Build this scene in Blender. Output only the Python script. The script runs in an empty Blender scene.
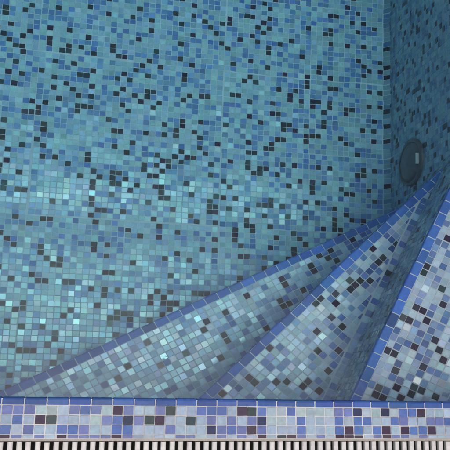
import bpy, math, random
from math import radians as R
random.seed(11)
SC = bpy.context.scene
COL = SC.collection
U = 0.021            # one mosaic pitch in metres; plan coordinates below are in pitches
AY = 0.8754          # the mosaic is laid a little tighter across the rim than along it
S = 12.56            # rise of one step, in pitches
D = 52.5             # depth of the pool floor
XW = 59.03           # right-hand wall
YF = -0.55           # wall under the rim
YB, XL = 104.0, -46.0
TH = 0.045            # a tile's thickness proud of the grout

# ------------------------------------------------------------------ helpers
def tag(o, label=None, cat=None, group=None, kind=None):
    if label: o['label'] = label
    if cat: o['category'] = cat
    if group: o['group'] = group
    if kind: o['kind'] = kind
    return o

def empty(name, loc):
    o = bpy.data.objects.new(name, None); COL.objects.link(o)
    o.location = loc; o.empty_display_size = 0.05
    return o

class MB:
    """collects polygons with a tint and a gloss per face, links them as one mesh"""
    def __init__(s): s.v = []; s.f = []; s.t = []; s.g = []
    def face(s, pts, tint=(0.5, 0.5, 0.5), gloss=0.5):
        b = len(s.v); s.v += pts; s.f.append(tuple(range(b, b + len(pts)))); s.t.append(tint); s.g.append(gloss)
    def poly(s, verts, faces, tint=(0.5, 0.5, 0.5), gloss=0.5):
        b = len(s.v); s.v += verts
        for f in faces: s.f.append(tuple(i + b for i in f)); s.t.append(tint); s.g.append(gloss)
    def box(s, x0, x1, y0, y1, z0, z1, **k):
        v = [(x, y, z) for z in (z0, z1) for y in (y0, y1) for x in (x0, x1)]
        s.poly(v, [(0, 2, 3, 1), (4, 5, 7, 6), (0, 1, 5, 4), (2, 6, 7, 3), (0, 4, 6, 2), (1, 3, 7, 5)], **k)
    def prism(s, top, bot, **k):
        n = len(top)
        s.poly(list(top) + list(bot), [tuple(range(n)), tuple(range(2 * n - 1, n - 1, -1))] +
               [(i, i + n, (i + 1) % n + n, (i + 1) % n) for i in range(n)], **k)
    def build(s, name, mat, parent=None, smooth=False, origin=(0, 0, 0)):
        me = bpy.data.meshes.new(name)
        ox, oy, oz = origin
        me.from_pydata([(x * U - ox, y * U - oy, z * U - oz) for x, y, z in s.v], [], s.f)
        a = me.attributes.new('tint', 'FLOAT_COLOR', 'FACE')
        a.data.foreach_set('color', [c for t in s.t for c in (t[0], t[1], t[2], 1.0)])
        b = me.attributes.new('gloss', 'FLOAT', 'FACE')
        b.data.foreach_set('value', s.g)
        me.materials.append(mat); me.update()
        if smooth: me.polygons.foreach_set('use_smooth', [True] * len(me.polygons))
        o = bpy.data.objects.new(name, me); COL.objects.link(o)
        if parent: o.parent = parent
        else: o.location = origin
        return o

def clip(poly, nx, ny, c):
    """keep the side nx*x + ny*y >= c of a convex polygon"""
    out = []
    for i in range(len(poly)):
        a, b = poly[i - 1], poly[i]
        da, db = nx * a[0] + ny * a[1] - c, nx * b[0] + ny * b[1] - c
        if (da >= 0) != (db >= 0):
            t = da / (da - db); out.append((a[0] + t * (b[0] - a[0]), a[1] + t * (b[1] - a[1])))
        if db >= 0: out.append(b)
    return out

def area(p): return 0.5 * sum(p[i - 1][0] * p[i][1] - p[i][0] * p[i - 1][1] for i in range(len(p)))

def inset_planes(region, d):
    """half planes of a counter-clockwise convex polygon, moved inwards by d"""
    pl = []
    for i in range(len(region)):
        a, b = region[i - 1], region[i]
        ex, ey = b[0] - a[0], b[1] - a[1]; l = math.hypot(ex, ey)
        if l < 1e-6: continue
        nx, ny = -ey / l, ex / l
        pl.append((nx, ny, nx * a[0] + ny * a[1] + d))
    return pl

def add_tile(mb, poly, place, tint, gloss, th=TH, tilt=0.035, cut=0.035):
    """one glass tile: chamfered outline, a rim that falls to the grout, a top that is never quite level"""
    n = len(poly)
    cx = sum(p[0] for p in poly) / n; cy = sum(p[1] for p in poly) / n
    if n == 4:
        q = []
        for i in range(4):
            a, b, c = poly[i - 1], poly[i], poly[(i + 1) % 4]
            for o in (a, c):
                dx, dy = o[0] - b[0], o[1] - b[1]; l = math.hypot(dx, dy) + 1e-9; k = min(cut / l, 0.4)
                q.append((b[0] + dx * k, b[1] + dy * k))
        poly = q; n = 8
    ta, tb = random.gauss(0, tilt), random.gauss(0, tilt)
    th = max(th, 0.02 + 0.55 * (abs(ta) + abs(tb)))
    low = [place(x, y, -0.02) for x, y in poly]
    mid = [place(x, y, th * 0.78 + ta * (x - cx) + tb * (y - cy)) for x, y in poly]
    k = 0.955
    top = [place(cx + (x - cx) * k, cy + (y - cy) * k, th + ta * (x - cx) * k + tb * (y - cy) * k) for x, y in poly]
    f = [tuple(range(2 * n, 3 * n))]
    for i in range(n):
        j = (i + 1) % n
        f.append((i, j, n + j, n + i)); f.append((n + i, n + j, 2 * n + j, 2 * n + i))
    mb.poly(low + mid + top, f, tint, gloss)

def vary(c, k=0.10):
    m = random.gauss(1, k)
    return tuple(max(0.004, x * m * random.gauss(1, k * 0.35)) for x in c)

# tile glass, true colours
PALE = (0.38, 0.50, 0.60); GREEN = (0.40, 0.52, 0.53); VIOLET = (0.165, 0.21, 0.45); BLUE = (0.095, 0.18, 0.45)
PLUM = (0.050, 0.026, 0.065); BOTTLE = (0.035, 0.065, 0.070); NAVY = (0.022, 0.032, 0.095); EDGE = (0.042, 0.115, 0.36); NOSE = (0.070, 0.22, 0.64)
TEAL = (0.50, 0.68, 0.66); SMOKE = (0.042, 0.050, 0.060); MID = (0.17, 0.31, 0.60); BROWN = (0.050, 0.046, 0.048)
KEY = {'P': PALE, 'G': GREEN, 'V': VIOLET, 'B': BLUE, 'D': PLUM, 'K': BOTTLE, 'N': NAVY}

def blend(dark=0.13, mid=0.29):
    r = random.random()
    if r < dark: c = random.choice((SMOKE, SMOKE, BOTTLE, PLUM, BROWN))
    elif r < dark + mid: c = random.choice((MID, MID, (0.13, 0.26, 0.60), (0.22, 0.37, 0.58)))
    else: c = random.choice((TEAL, TEAL, (0.50, 0.63, 0.76), (0.50, 0.67, 0.68), (0.43, 0.60, 0.72)))
    return vary(c)

def calm(dark=0.12, mid=0.26):
    """the upright faces carry a quieter mix"""
    r = random.random()
    if r < dark: c = random.choice((SMOKE, BOTTLE, (0.06, 0.08, 0.10)))
    elif r < dark + mid: c = random.choice(((0.20, 0.33, 0.50), (0.24, 0.38, 0.52), (0.16, 0.29, 0.50)))
    else: c = random.choice(((0.40, 0.55, 0.58), (0.36, 0.52, 0.60), (0.43, 0.58, 0.58)))
    return vary(c)

def icy(dark=0.13, mid=0.27):
    """the treads: paler and bluer"""
    r = random.random()
    if r < dark: c = random.choice((SMOKE, PLUM, BOTTLE, PLUM))
    elif r < dark + mid: c = random.choice((MID, (0.20, 0.27, 0.58), (0.13, 0.25, 0.58), (0.27, 0.36, 0.62)))
    else: c = random.choice(((0.58, 0.69, 0.80), (0.55, 0.68, 0.76), (0.60, 0.72, 0.76), (0.52, 0.62, 0.78)))
    return vary(c)

def gloss_of(): return random.random()

def mosaic(mb, region, place, pick, pu=1.0, pv=1.0, gap=0.075, edge=0.05, sheet=15, wob=0.05, shift=None):
    loose = 0.006 if sheet < 100 else 0.0
    """fills a convex region (u, v) with a grid of tiles cut to fit its outline, sheet by sheet"""
    planes = inset_planes(region, edge)
    us = [p[0] for p in region]; vs = [p[1] for p in region]
    i0, i1 = math.floor(min(us) / pu), math.ceil(max(us) / pu); j0, j1 = math.floor(min(vs) / pv), math.ceil(max(vs) / pv)
    sh = {}
    for j in range(j0, j1):
        for i in range(i0, i1):
            k = (i // sheet, j // sheet)
            if k not in sh: sh[k] = (random.gauss(0, wob), random.gauss(0, wob), random.gauss(0, wob * 0.10))
            su, sv, sr = sh[k]
            li, lj = (i % sheet) - sheet / 2, (j % sheet) - sheet / 2
            cu = (i + 0.5 - loose * (li + 0.5)) * pu + su - sr * lj * pv + random.gauss(0, 0.016); cv = (j + 0.5 - loose * (lj + 0.5)) * pv + sv + sr * li * pu + random.gauss(0, 0.016)
            if shift: cu += shift(cu, cv)
            hu, hv = (pu - gap) / 2 + random.gauss(0, 0.008), (pv - gap * 0.95) / 2 + random.gauss(0, 0.008)
            a = random.gauss(0, 0.010)
            q = [(cu + x * hu - a * y * hv, cv + y * hv + a * x * hu) for x, y in ((-1, -1), (1, -1), (1, 1), (-1, 1))]
            inside = True
            for nx, ny, c in planes:
                d = [nx * x + ny * y - c for x, y in q]
                if min(d) < 0:
                    inside = False; break
            if not inside:
                for nx, ny, c in planes:
                    q = clip(q, nx, ny, c)
                    if len(q) < 3: break
                if len(q) < 3 or area(q) < 0.10: continue
            add_tile(mb, q, place, pick(i, j), gloss_of())

# ------------------------------------------------------------------ materials
def new_mat(name):
    m = bpy.data.materials.new(name); m.use_nodes = True
    nt = m.node_tree; nt.nodes.clear()
    out = nt.nodes.new('ShaderNodeOutputMaterial')
    return m, nt, out

def principled(nt, out, **k):
    b = nt.nodes.new('ShaderNodeBsdfPrincipled'); nt.links.new(b.outputs[0], out.inputs['Surface'])
    for n, v in k.items(): b.inputs[n].default_value = v
    return b

def noise(nt, scale, detail=3.0, rough=0.55, coord=None, dim='3D'):
    n = nt.nodes.new('ShaderNodeTexNoise'); n.inputs['Scale'].default_value = scale
    n.inputs['Detail'].default_value = detail; n.inputs['Roughness'].default_value = rough
    if coord is None:
        coord = nt.nodes.new('ShaderNodeTexCoord').outputs['Object']
    nt.links.new(coord, n.inputs['Vector'])
    return n.outputs['Fac']

def maprange(nt, src, a, b, c, d):
    m = nt.nodes.new('ShaderNodeMapRange'); nt.links.new(src, m.inputs['Value'])
    for n, v in (('From Min', a), ('From Max', b), ('To Min', c), ('To Max', d)): m.inputs[n].default_value = v
    return m.outputs['Result']

def scaled(nt, col, fac):
    m = nt.nodes.new('ShaderNodeVectorMath'); m.operation = 'SCALE'
    nt.links.new(col, m.inputs[0]); nt.links.new(fac, m.inputs['Scale'])
    return m.outputs[0]

def tile_material(name, ior=1.55, rmin=0.10, rmax=0.34, film=True):
    m, nt, out = new_mat(name)
    b = principled(nt, out, IOR=ior)
    at = nt.nodes.new('ShaderNodeAttribute'); at.attribute_name = 'tint'
    ag = nt.nodes.new('ShaderNodeAttribute'); ag.attribute_name = 'gloss'
    co = nt.nodes.new('ShaderNodeTexCoord').outputs['Object']
    if film:                                                 # the dark tiles are plain glass, the pale ones carry the lustre
        lum = nt.nodes.new('ShaderNodeRGBToBW'); nt.links.new(at.outputs['Color'], lum.inputs[0])
        nt.links.new(maprange(nt, lum.outputs[0], 0.06, 0.45, 1.42, ior), b.inputs['IOR'])
    cloudy = maprange(nt, noise(nt, 110, 4, 0.6, co), 0.3, 0.7, 0.86, 1.13)   # cloudy glass inside one tile
    nt.links.new(scaled(nt, at.outputs['Color'], cloudy), b.inputs['Base Color'])
    nt.links.new(maprange(nt, ag.outputs['Fac'], 0, 1, rmin, rmax), b.inputs['Roughness'])
    if film:
        cr = nt.nodes.new('ShaderNodeValToRGB'); el = cr.color_ramp.elements      # pearly lustre: mostly cyan, some blue, a little rose
        el[0].color = (0.60, 0.95, 1.0, 1); el[1].color = (1.0, 0.78, 0.90, 1); el[1].position = 1.0
        q = el.new(0.35); q.color = (0.80, 1.0, 0.93, 1)
        q = el.new(0.60); q.color = (0.66, 0.76, 1.0, 1)
        q = el.new(0.85); q.color = (0.95, 1.0, 0.88, 1)
        wn = nt.nodes.new('ShaderNodeTexWhiteNoise'); wn.noise_dimensions = '1D'; nt.links.new(ag.outputs['Fac'], wn.inputs['W'])
        nt.links.new(wn.outputs['Value'], cr.inputs[0]); nt.links.new(cr.outputs[0], b.inputs['Specular Tint'])
    bp = nt.nodes.new('ShaderNodeBump'); bp.inputs['Strength'].default_value = 0.12; bp.inputs['Distance'].default_value = 0.0008
    nt.links.new(noise(nt, 140, 2, 0.5, co), bp.inputs['Height']); nt.links.new(bp.outputs[0], b.inputs['Normal'])
    return m

def grout_material(name, col, dirt=0.25):
    m, nt, out = new_mat(name)
    b = principled(nt, out, Roughness=0.85)
    co = nt.nodes.new('ShaderNodeTexCoord').outputs['Object']
    f = maprange(nt, noise(nt, 9, 5, 0.65, co), 0.3, 0.7, 1 - dirt, 1 + dirt * 0.4)
    rgb = nt.nodes.new('ShaderNodeRGB'); rgb.outputs[0].default_value = (*col, 1)
    nt.links.new(scaled(nt, rgb.outputs[0], f), b.inputs['Base Color'])
    bp = nt.nodes.new('ShaderNodeBump'); bp.inputs['Strength'].default_value = 0.4; bp.inputs['Distance'].default_value = 0.0006
    nt.links.new(noise(nt, 700, 3, 0.6, co), bp.inputs['Height']); nt.links.new(bp.outputs[0], b.inputs['Normal'])
    return m

M_TILE = tile_material('pool_mosaic_glass', 2.35, 0.06, 0.40)
M_RIM = tile_material('rim_mosaic_glass', 1.42, 0.38, 0.55, film=False)
M_EDGE = tile_material('edge_tile_glaze', 1.42, 0.36, 0.5, film=False)
M_GROUT = grout_material('pool_grout', (0.88, 0.90, 0.90))
M_GROUT_RIM = grout_material('rim_grout', (0.74, 0.73, 0.69), 0.45)

def plastic(name, col, rough):
    m, nt, out = new_mat(name)
    b = principled(nt, out, Roughness=rough)
    co = nt.nodes.new('ShaderNodeTexCoord').outputs['Object']
    oi = nt.nodes.new('ShaderNodeObjectInfo'); ov = nt.nodes.new('ShaderNodeVectorMath'); ov.operation = 'SCALE'; ov.inputs[0].default_value = (7.0, 3.0, 5.0)
    nt.links.new(oi.outputs['Random'], ov.inputs['Scale'])
    oa = nt.nodes.new('ShaderNodeVectorMath'); nt.links.new(co, oa.inputs[0]); nt.links.new(ov.outputs[0], oa.inputs[1]); co = oa.outputs[0]
    rgb = nt.nodes.new('ShaderNodeRGB'); rgb.outputs[0].default_value = (*col, 1)
    stain = maprange(nt, noise(nt, 22, 6, 0.7, co), 0.35, 0.75, 1.03, 0.72)
    nt.links.new(scaled(nt, rgb.outputs[0], stain), b.inputs['Base Color'])
    bp = nt.nodes.new('ShaderNodeBump'); bp.inputs['Strength'].default_value = 0.15; bp.inputs['Distance'].default_value = 0.0005
    nt.links.new(noise(nt, 900, 2, 0.5, co), bp.inputs['Height']); nt.links.new(bp.outputs[0], b.inputs['Normal'])
    return m
M_SLAT = plastic('white_grate_plastic', (0.84, 0.81, 0.73), 0.42)
M_ROD = plastic('grey_connector_plastic', (0.16, 0.16, 0.15), 0.5)
M_TRIM = plastic('beige_edging', (0.50, 0.45, 0.38), 0.55)
M_CHANNEL = grout_material('wet_channel_concrete', (0.03, 0.028, 0.024), 0.5)
M_DECK = grout_material('deck_stone', (0.40, 0.38, 0.35), 0.3)

m, nt, out = new_mat('dark_lamp_glass'); M_LENS = m
b = principled(nt, out, Roughness=0.38, IOR=1.5); 
co = nt.nodes.new('ShaderNodeTexCoord').outputs['Object']
rgb = nt.nodes.new('ShaderNodeRGB'); rgb.outputs[0].default_value = (0.17, 0.17, 0.165, 1)
nt.links.new(scaled(nt, rgb.outputs[0], maprange(nt, noise(nt, 30, 3, 0.6, co), 0.3, 0.7, 0.7, 1.3)), b.inputs['Base Color'])

m, nt, out = new_mat('clear_pool_water'); M_WATER = m
g = nt.nodes.new('ShaderNodeBsdfGlass'); g.inputs['IOR'].default_value = 1.33; g.inputs['Roughness'].default_value = 0.0
nt.links.new(g.outputs[0], out.inputs['Surface'])
co = nt.nodes.new('ShaderNodeTexCoord').outputs['Object']
bp = nt.nodes.new('ShaderNodeBump'); bp.inputs['Strength'].default_value = 1.0; bp.inputs['Distance'].default_value = 0.00065
ad = nt.nodes.new('ShaderNodeMath'); ad.operation = 'MULTIPLY_ADD'; ad.inputs[1].default_value = 0.28
nt.links.new(noise(nt, 26, 1, 0.5, co), ad.inputs[0]); nt.links.new(noise(nt, 7, 1, 0.4, co), ad.inputs[2])
nt.links.new(ad.outputs[0], bp.inputs['Height']); nt.links.new(bp.outputs[0], g.inputs['Normal'])
va = nt.nodes.new('ShaderNodeVolumeAbsorption'); va.inputs['Color'].default_value = (0.22, 0.79, 0.885, 1); va.inputs['Density'].default_value = 0.60
nt.links.new(va.outputs[0], out.inputs['Volume'])

m, nt, out = new_mat('plain_wall_mosaic'); M_FAR = m
b = principled(nt, out, Roughness=0.3)
co = nt.nodes.new('ShaderNodeTexCoord').outputs['Object']
sc = nt.nodes.new('ShaderNodeVectorMath'); sc.operation = 'SCALE'; sc.inputs['Scale'].default_value = 1 / U; nt.links.new(co, sc.inputs[0])
fl = nt.nodes.new('ShaderNodeVectorMath'); fl.operation = 'FLOOR'; nt.links.new(sc.outputs[0], fl.inputs[0])
wn = nt.nodes.new('ShaderNodeTexWhiteNoise'); nt.links.new(fl.outputs[0], wn.inputs['Vector'])
cr = nt.nodes.new('ShaderNodeValToRGB'); cr.color_ramp.interpolation = 'CONSTANT'
e = cr.color_ramp.elements; e[0].color = (*SMOKE, 1); e[1].position = 0.15; e[1].color = (*MID, 1)
q = e.new(0.42); q.color = (*TEAL, 1); q = e.new(0.8); q.color = (*PALE, 1)
nt.links.new(wn.outputs['Value'], cr.inputs[0]); nt.links.new(cr.outputs[0], b.inputs['Base Color'])

# ------------------------------------------------------------------ pool floor
def trough(y): return -0.36 * math.exp(-((y - TY) / 4.2) ** 2)  # dip added to the floor so its slopes reflect paler and darker bands
TY = 27.2
def flat(z):
    return lambda u, v, h: (u, v, z + h + trough(v))
mb = MB()
mosaic(mb, [(XL, YF), (XW - 1.0, YF), (XW - 1.0, YB), (XL, YB)], flat(-D), lambda i, j: blend(), 1.0, AY, gap=0.10, wob=0.07)
fl_tiles = mb
gb = MB()
ys_ = [YF] + [TY + 0.5 * k for k in range(-24, 25)] + [YB]
for a, b_ in zip(ys_, ys_[1:]):
    za, zb = -D + trough(a), -D + trough(b_)
    gb.face([(XL, a, za), (XW, a, za), (XW, b_, zb), (XL, b_, zb)])
floor = gb.build('pool_floor', M_GROUT); tag(floor, kind='structure')
floor['label'] = 'flat pool floor of teal, blue and black mosaic under water'; floor['category'] = 'pool floor'
fm = fl_tiles.build('floor_mosaic', M_TILE, floor)

# ------------------------------------------------------------------ pool walls
def wall_right():
    o = MB(); o.box(XW, XW + 8, YF, YB, -D, -0.4)
    r = o.build('pool_wall', M_GROUT)
    tag(r, 'mosaic side wall of the pool carrying the round dark lamp', 'pool wall', 'pool walls')
    t = MB()
    pz = 0.96
    mosaic(t, [(YF, -D + 1.0), (YB, -D + 1.0), (YB, -0.4), (YF, -0.4)], lambda u, v, h: (XW - h, u, v), lambda i, j: calm(), AY, pz, gap=0.085, wob=0.06)
    t.build('wall_mosaic', M_TILE, r)
    c = MB()                                                # the cove between floor and wall
    k = 1.0
    c.poly([(XW, YF, -D), (XW - k, YF, -D + 0.01), (XW, YF, -D + k), (XW, YB, -D), (XW - k, YB, -D + 0.01), (XW, YB, -D + k)],
           [(0, 1, 2), (3, 5, 4), (1, 4, 5, 2), (0, 2, 5, 3), (0, 3, 4, 1)])
    cv = c.build('cove', M_GROUT, r)
    d = MB(); L = k * math.sqrt(2)
    def pl(u, v, h):
        a = v / L
        return (XW - k + a * k - h * 0.7071, u, -D + a * k + h * 0.7071)
    mosaic(d, [(YF, 0.0), (YB, 0.0), (YB, L), (YF, L)], pl, lambda i, j: calm(0.13, 0.34), AY, L, gap=0.09, edge=0.04, wob=0.0)
    d.build('cove_mosaic', M_TILE, cv)
wall_right()

o = MB(); o.box(XL, XW + 8, -2.985, YF, -D, -2.6)
r = o.build('pool_wall', M_GROUT); tag(r, 'sheer mosaic pool wall hidden below the overhanging tiled rim', 'pool wall', 'pool walls')
t = MB(); mosaic(t, [(XL, -D), (XW, -D), (XW, -2.6), (XL, -2.6)], lambda u, v, h: (u, YF + h, v), lambda i, j: blend(0.16, 0.30), 1.0, 0.96, wob=0.05)
t.build('wall_mosaic', M_TILE, r)
o = MB(); o.box(XL - 8, XW + 8, YB, YB + 8, -D, -0.4)
tag(o.build('pool_wall', M_FAR), 'far mosaic pool wall facing the tiled rim', 'pool wall', 'pool walls')
o = MB(); o.box(XL - 8, XL, YF - 8, YB, -D, -0.4)
tag(o.build('pool_wall', M_FAR), 'mosaic pool wall facing the wall with the lamp', 'pool wall', 'pool walls')

# ------------------------------------------------------------------ winding corner stairs
# nosing lines in plan: crossing of the rim (y = 0) and of the wall (x = XW)
LINES = [((-0.91, 0.0), (XW, 30.02)), ((23.87, 0.0), (XW, 33.37)), ((39.52, 0.0), (XW, 36.98))]
ZS = [-3 * S, -2 * S, -S]
BATTERS = [1.35 / S, 2.3 / S, 1.15 / S]                                            # risers lean back under the nosing

def frame(line):
    (x0, y0), (x1, y1) = line
    dx, dy = x1 - x0, (y1 - y0) / AY
    l = math.hypot(dx, dy); e = (dx / l, dy / l); n = (e[1], -e[0])      # n points to the tread
    return (x0, y0 / AY), e, n, l
def local(line, p):
    o, e, n, l = frame(line); x, y = p[0] - o[0], p[1] / AY - o[1]
    return (x * e[0] + y * e[1], x * n[0] + y * n[1])
def plan(line, u, v):
    o, e, n, l = frame(line)
    return (o[0] + u * e[0] + v * n[0], (o[1] + u * e[1] + v * n[1]) * AY)
def moved(line, d):
    """the line shifted d pitches towards its tread"""
    o, e, n, l = frame(line)
    return (plan(line, -20, d), plan(line, l + 20, d))
def keep_right(poly, line):
    (x0, y0), (x1, y1) = line; nx, ny = (y1 - y0), -(x1 - x0)
    return clip(poly, nx, ny, nx * x0 + ny * y0)
def keep_left(poly, line):
    (x0, y0), (x1, y1) = line; nx, ny = -(y1 - y0), (x1 - x0)
    return clip(poly, nx, ny, nx * x0 + ny * y0)

# dark tiles on each tread, in (along the nosing, behind the nosing) cells
DARK = [set([(14, 5), (20, 6), (24, 6), (28, 4), (29, 3), (30, 6), (30, 7), (32, 3), (36, 2), (36, 8), (40, 5), (40, 6), (41, 6), (42, 2), (42, 3), (44, 5), (47, 2), (47, 3), (49, 1), (50, 2), (51, 1), (51, 3), (55, 1)]), set([(2, 1), (6, 3), (8, 5), (9, 6), (10, 8), (11, 1), (11, 8), (11, 10), (14, 9), (16, 10), (17, 8), (20, 1), (20, 4), (20, 6), (21, 1), (22, 3), (23, 2), (25, 3), (26, 2), (26, 3), (27, 3), (27, 6), (28, 4), (30, 5), (31, 3), (32, 1), (32, 3), (32, 5), (35, 3)]), set([(2, 2), (2, 3), (3, 2), (3, 5), (4, 4), (4, 6), (5, 6), (5, 7), (5, 9), (6, 3), (8, 1), (8, 2), (8, 6), (10, 4), (10, 8), (11, 7), (12, 6), (13, 1), (13, 2), (14, 4), (15, 2), (15, 3), (17, 5), (19, 4), (21, 1), (26, 2)])]
MIDS = [set([]), set([(17, 9), (18, 10), (19, 6), (19, 8), (23, 7), (24, 3), (25, 6), (25, 7), (27, 1), (27, 4), (28, 1), (28, 6), (29, 3), (29, 6), (30, 3), (34, 3), (35, 1), (35, 2), (39, 0), (39, 2)]), set([(3, 1), (3, 3), (5, 4), (5, 5), (6, 5), (6, 7), (7, 3), (7, 6), (8, 5), (8, 9), (9, 2), (9, 5), (9, 6), (10, 1), (10, 2), (10, 3), (11, 1), (11, 4), (11, 5), (12, 4), (13, 3), (13, 5), (14, 6), (15, 4)])]

stairs = empty('corner_stairs', (XW * U, 0.0, -D * U))
tag(stairs, 'three winding mosaic steps with blue tile nosings fanning out in the pool corner', 'stairs')
so = (XW * U, 0.0, -D * U)
base_box = [(XL, YF), (XW, YF), (XW, YB), (XL, YB)]
NW = 1.12
step_labels = ['lowest and longest wedge step', 'middle wedge step', 'top wedge step beside the rim corner']
for k in range(3):
    z = ZS[k]; line = LINES[k]
    top = keep_right(base_box, moved(line, 0.06))
    BATTER = BATTERS[k]; rec = (D + z) * BATTER
    bot = keep_right(base_box, moved(line, 0.06 + rec))
    top = [p for p in top]; 
    body = MB()
    if len(top) == len(bot):
        body.prism([(x, y, z) for x, y in top], [(x, y, -D) for x, y in bot])
    else:
        body.prism([(x, y, z) for x, y in top], [(x, y, -D) for x, y in top])
    st = body.build('step', M_GROUT, stairs, origin=so)
    st['label'] = step_labels[k]
    # tread mosaic, squared to this step's own nosing
    reg = keep_right(base_box, moved(line, NW + 0.03))
    strip = None
    if k < 2:
        nxt = LINES[k + 1]; base = BATTERS[k + 1] * S + 0.06
        reg = keep_left(reg, moved(nxt, base))
        if k == 1:
            strip = keep_right(reg, moved(nxt, base - 1.1)); reg = keep_left(reg, moved(nxt, base - 1.1))
    if area(reg) < 0: reg = reg[::-1]
    loc = [local(line, p) for p in reg]
    if area(loc) < 0: loc = loc[::-1]
    def place(u, v, h, line=line, z=z):
        x, y = plan(line, u, v); return (x, y, z + h)
    def pick(i, j, k=k):
        if (i, j) in DARK[k]: return vary(random.choice((SMOKE, PLUM, BOTTLE, PLUM)))
        if (i, j) in MIDS[k]: return vary(random.choice((MID, VIOLET, BLUE)))
        return icy(0.015, 0.27)
    t = MB()
    mosaic(t, loc, place, pick, 1.0, 1.0, gap=0.12, wob=0.03)
    if strip:
        ln = moved(LINES[k + 1], 1.41); sl = [local(ln, p) for p in strip]
        if area(sl) < 0: sl = sl[::-1]
        def place2(u, v, h, ln=ln, z=z):
            x, y = plan(ln, u, v); return (x, y, z + h)
        mosaic(t, sl, place2, lambda i, j: icy(0.10, 0.32), 1.0, 1.1, gap=0.08, wob=0.0)
    t.build('tread_mosaic', M_TILE, st, origin=so)
    # riser mosaic
    o_, e_, n_, l_ = frame(line)
    hgt = D + z
    def rplace(u, v, h, line=line, z=z, BATTER=BATTER):
        x, y = plan(line, u, 0.06 + (-v) * BATTER - h); return (x, y, z + v)
    t = MB()
    mosaic(t, [(0.0, -hgt), (l_, -hgt), (l_, -0.55), (0.0, -0.55)], rplace, lambda i, j: calm(0.09, 0.30), 1.0, 0.96, gap=0.08, wob=0.04)
    t.build('riser_mosaic', M_TILE, st, origin=so)
    # blue nosing tiles, rounded over the front edge
    nb = MB()
    u = -1.2 + 0.35 * k
    prof = [(NW, TH), (0.22, TH), (0.08, TH - 0.03), (0.0, TH - 0.10), (-0.05, TH - 0.22), (-0.06, -0.50), (0.08, -0.52), (0.12, -0.1), (NW, -0.02)]
    while u < l_ + 1:
        a, b_ = u + 0.07, u + 2.0 - 0.07
        tn = vary(NOSE, 0.15); ta = random.gauss(0, 0.010); dv = random.gauss(0, 0.02)
        ring = []
        for w in (a, a + 0.05, b_ - 0.05, b_):
            s_ = 0.03 if w in (a, b_) else 0.0
            ring.append([place(w, v + dv + (s_ if v < 0.1 else -s_ * (v > 1)), h - (s_ if h > 0 else 0) + ta * (w - u - 1)) for v, h in prof])
        n = len(prof); vv = [p for rr in ring for p in rr]; ff = []
        for q_ in range(3):
            for i in range(n):
                j = (i + 1) % n
                ff.append((q_ * n + i, q_ * n + j, (q_ + 1) * n + j, (q_ + 1) * n + i))
        ff.append(tuple(range(n))); ff.append(tuple(range(4 * n - 1, 3 * n - 1, -1)))
        nb.poly(vv, ff, tn, gloss_of())
        u += 2.0
    nb.build('nosing', M_EDGE, st, origin=so)

# ------------------------------------------------------------------ tiled rim
RIM = """V V V G G P V|P B P D K P P|B P V P P B B|D V P V P D V
B V G D V P P|P G V B N V K|V P P B B P P|V V V D V P G
V K P P B B B|D P P K P V P|P V P P P N V|P P V V P P V
P D K B G G B|V P V N G G P|B V D V P P P|P V P D P K D
G G G G V V N|B P P P B G B|B P P P B D B|V P V P D D D
G G N G B B D|B P P B V P P|P B D P D B B|P V D V V P V
P P P P|V V B P|D P P P|P P P P""".split('\n')
cells = [''] * 4
for blk in RIM:
    for rr, row in enumerate(blk.split('|')): cells[rr] += row.replace(' ', '')
X0 = 2.10
RY1 = 0.68
rim = MB(); rim.box(XL, XW + 8, -2.98, RY1 - 0.10, -2.5, -TH)
rm = rim.build('pool_coping', M_GROUT_RIM, origin=(20 * U, -1.2 * U, -2.5 * U))
ro = (20 * U, -1.2 * U, -2.5 * U)
tag(rm, 'level mosaic pool rim edged with long blue tiles along the white grate', 'pool rim')
def rim_pick(i, j):
    row, c = -1 - j, i
    if 0 <= row < 4 and 0 <= c < len(cells[row]): return vary(KEY[cells[row][c]], 0.08)
    return vary(random.choice((PALE, PALE, PALE, GREEN, GREEN, VIOLET, VIOLET, BLUE, BLUE, PLUM, BOTTLE, PALE)), 0.08)
t = MB()
lean = lambda u, v: 0.075 * max(0.0, min(1.0, (u - 22) / 20)) * (-v)
mosaic(t, [(XL - X0, -2.95), (XW - X0, -2.95), (XW - X0, 0.0), (XL - X0, 0.0)], lambda u, v, h: (u + X0, v, -TH + h), rim_pick, 1.0, AY, gap=0.10, edge=0.03, wob=0.0, sheet=1000, shift=lean)
t.build('mosaic_band', M_RIM, rm, origin=ro)
nb = MB(); u = X0 - 60
while u < XW:
    a, b_ = u + 0.05, u + 1.95
    tn = vary(EDGE, 0.15); dv = random.gauss(0, 0.015); ta = random.gauss(0, 0.006)
    prof = [(0.04, 0.0), (RY1 - 0.22, 0.0), (RY1 - 0.08, -0.03), (RY1 - 0.01, -0.10), (RY1 + 0.02, -0.24), (RY1 + 0.02, -1.3), (RY1 - 0.10, -1.3), (RY1 - 0.11, -0.14), (0.04, -0.13)]
    ring = []
    for w in (a, a + 0.05, b_ - 0.05, b_):
        s_ = 0.03 if w in (a, b_) else 0.0
        ring.append([(w, y + dv - (s_ if y > 0.3 else -s_), z - (s_ if z > -0.1 else 0) + ta * (w - u - 1)) for y, z in prof])
    n = len(prof); vv = [p for rr in ring for p in rr]; ff = []
    for q_ in range(3):
        for i in range(n):
            j = (i + 1) % n
            ff.append((q_ * n + i, (q_ + 1) * n + i, (q_ + 1) * n + j, q_ * n + j))
    ff.append(tuple(range(n - 1, -1, -1))); ff.append(tuple(range(3 * n, 4 * n)))
    nb.poly(vv, ff, tn, gloss_of()); u += 2.0
nb.build('edge_tiles', M_EDGE, rm, origin=ro)
e = MB(); e.box(XL, XW + 8, -3.20, -2.985, -1.6, -0.02)
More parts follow.
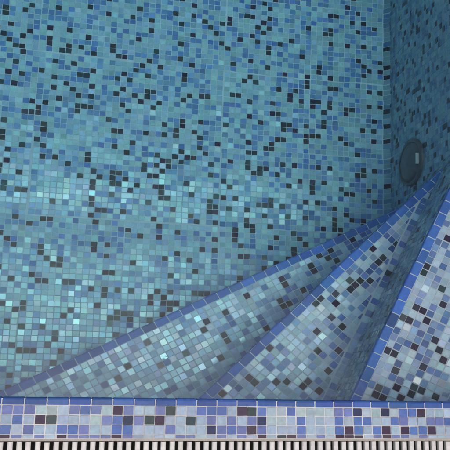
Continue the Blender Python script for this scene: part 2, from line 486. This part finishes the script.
e.build('edging_strip', M_TRIM, rm, origin=ro)

# ------------------------------------------------------------------ grate in its channel
GY0, GY1 = -3.26, -13.0
ch = MB()
ch.box(XL, XW + 8, GY1 - 1.2, -2.99, -6.6, -6.0)
ch.box(XL, XW + 8, GY1 - 1.2, GY1 - 0.10, -6.0, -0.3)
ch.box(XL, XW + 8, -3.19, -2.99, -6.0, -1.65)
tag(ch.build('drain_channel', M_CHANNEL, origin=(20 * U, GY1 * U, -6.6 * U)), 'dark overflow gutter under the white grate', 'gutter')
go = (25 * U, GY1 * U / 2, -1.4 * U)
grate = empty('overflow_grate', go)
tag(grate, 'white slatted overflow grate beside the mosaic rim', 'drain grate')
# one slat: a rounded grip top on a thinner web, fine notches along the top
sl = MB(); hw = 0.245
ys = [GY0]
while ys[-1] > GY1 + 0.01: ys.append(max(GY1, ys[-1] - 0.22))
prof = [(-0.12, -0.62), (-hw * 0.9, -0.50), (-hw, -0.14), (-hw * 0.86, -0.05), (-hw * 0.45, 0.0), (hw * 0.45, 0.0), (hw * 0.86, -0.05), (hw, -0.14), (hw * 0.9, -0.50), (0.12, -0.62)]
n = len(prof); vv = []; ff = []
for i, y in enumerate(ys):
    d = -0.035 if i % 2 and 1 < i < len(ys) - 2 else 0.0
    for x, z in prof: vv.append((x, y, z + (d if z > -0.02 else 0.0)))
for i in range(len(ys) - 1):
    for j in range(n):
        k = (j + 1) % n
        ff.append((i * n + j, (i + 1) * n + j, (i + 1) * n + k, i * n + k))
ff.append(tuple(range(n))); ff.append(tuple(range(len(ys) * n - 1, (len(ys) - 1) * n - 1, -1)))
sl.poly(vv, ff)
GP = 0.822
proto = sl.build('slat', M_SLAT, grate)
gx0 = -15.0
for i in range(94):
    s_ = proto if i == 0 else proto.copy()
    if i:
        COL.objects.link(s_); s_.parent = grate
    s_.location = ((gx0 + i * GP) * U - go[0] + random.gauss(0, 0.0003), -go[1] + random.gauss(0, 0.0004), -0.05 * U - go[2] + random.gauss(0, 0.0002))
    s_.rotation_euler = (0, random.gauss(0, 0.02), random.gauss(0, 0.0025))
run = MB()                                                   # the rest of the grate, beyond the counted slats
for i in list(range(-36, 0)) + list(range(94, 100)):
    run.poly([(x + gx0 + i * GP, y, z - 0.05) for x, y, z in vv], [tuple(f) for f in ff])
rn = run.build('slat_run', M_SLAT, grate, origin=go); rn['kind'] = 'stuff'
for y in (-5.2, -11.0):
    rd = MB(); N = 10
    v0 = [(XL + 0.2, y + 0.16 * math.cos(a), -0.68 + 0.16 * math.sin(a)) for a in [2 * math.pi * i / N for i in range(N)]]
    v1 = [(XW + 7.8, b_, c) for a, b_, c in v0]
    rd.poly(v0 + v1, [(i, (i + 1) % N, (i + 1) % N + N, i + N) for i in range(N)])
    rd.build('connector_rod', M_ROD, grate, origin=go)

# ------------------------------------------------------------------ lamp in the wall
LY, LZ = 36.4, -41.0
lo = (XW * U, LY * U, LZ * U)
lamp = empty('pool_lamp', lo)
tag(lamp, 'round dark underwater lamp set in the mosaic side wall above the stairs', 'pool lamp')
def lathe(prof, n=48):
    m = MB(); k = len(prof); vv = []; ff = []
    for i in range(n):
        a = 2 * math.pi * i / n
        for r_, d in prof: vv.append((XW - d, LY + r_ * 0.80 * math.cos(a), LZ + r_ * 1.12 * math.sin(a)))
    for i in range(n):
        for j in range(k - 1):
            i2 = (i + 1) % n
            ff.append((i * k + j, i2 * k + j, i2 * k + j + 1, i * k + j + 1))
    m.poly(vv, ff); return m
lathe([(4.75, 0.05), (4.75, 0.35), (4.65, 0.48), (4.25, 0.55), (4.0, 0.50), (3.9, 0.2)]).build('trim_ring', M_LENS, lamp, True, lo)
lathe([(3.95, 0.15), (3.9, 0.46), (3.2, 0.72), (2.2, 0.92), (1.0, 1.02), (0.001, 1.04)]).build('lens', M_LENS, lamp, True, lo)
c = MB()  # white bar added as a modelled glint of light on the ring
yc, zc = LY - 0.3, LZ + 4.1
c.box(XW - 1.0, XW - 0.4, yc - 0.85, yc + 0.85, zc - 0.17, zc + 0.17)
c.build('glint_bar', M_SLAT, lamp, False, lo)

# ------------------------------------------------------------------ deck and water
dk = MB(); B = 1400
dz = -0.06
def slab(x0, x1, y0, y1): dk.face([(x0, y0, dz), (x1, y0, dz), (x1, y1, dz), (x0, y1, dz)])
slab(-B, B, -B, GY1 - 0.1); slab(-B, XL, GY1 - 0.1, B); slab(XW, B, GY1 - 0.1, B) ; slab(XL, XW, YB, B)
tag(dk.build('pool_deck', M_DECK), 'pale stone deck round the pool', 'pool deck', kind='structure')
w = MB(); w.box(XL - 2, XW + 2, YF - 2, YB + 2, -D - 2, -0.62)
tag(w.build('pool_water', M_WATER), 'clear still water filling the mosaic pool', 'water', kind='structure')

# ------------------------------------------------------------------ light
SUN_EL, SUN_AZ = R(79.5), R(176)
world = bpy.data.worlds.new('World'); SC.world = world; world.use_nodes = True
nt = world.node_tree; bg = nt.nodes['Background']
sky = nt.nodes.new('ShaderNodeTexSky'); sky.sky_type = 'NISHITA'; sky.sun_disc = False
sky.sun_elevation = SUN_EL; sky.sun_rotation = SUN_AZ; sky.air_density = 0.7; sky.dust_density = 4.5; sky.ozone_density = 0.6
nt.links.new(sky.outputs[0], bg.inputs['Color']); bg.inputs['Strength'].default_value = 0.15
sd = bpy.data.lights.new('sun', 'SUN'); sd.energy = 0.5; sd.angle = R(50); sd.color = (1.0, 0.97, 0.93)
sun = bpy.data.objects.new('sun', sd); COL.objects.link(sun)
from mathutils import Matrix, Vector
dv = Vector((math.sin(SUN_AZ) * math.cos(SUN_EL), math.cos(SUN_AZ) * math.cos(SUN_EL), math.sin(SUN_EL)))
sun.rotation_euler = dv.to_track_quat('Z', 'Y').to_euler(); sun.location = (0, 0, 5)

# ------------------------------------------------------------------ camera
cd = bpy.data.cameras.new('camera'); cam = bpy.data.objects.new('camera', cd); COL.objects.link(cam)
right = Vector((0.97601322, 0.01986286, 0.2168033)); down = Vector((0.06418265, -0.97782325, -0.19935464)); fwd = Vector((0.20803555, 0.20848777, -0.95564327))
M = Matrix((right, -down, -fwd)).transposed().to_4x4(); M.translation = Vector((7.9055, 3.357, 67.152)) * U
cam.matrix_world = M
cd.sensor_width = 36; cd.lens = 686.02 / 450 * 36; cd.clip_start = 0.02; cd.clip_end = 200
SC.camera = cam

SC.view_settings.view_transform = 'Standard'; SC.view_settings.look = 'None'
SC.view_settings.gamma = 1; SC.view_settings.exposure = -0.12; SC.view_settings.use_curve_mapping = False
SC.render.engine = 'CYCLES'
cy = SC.cycles
cy.use_denoising = True; cy.max_bounces = 14; cy.transmission_bounces = 10; cy.glossy_bounces = 6; cy.diffuse_bounces = 10
cy.caustics_refractive = True; cy.caustics_reflective = True; cy.sample_clamp_indirect = 20; cy.blur_glossy = 0.2
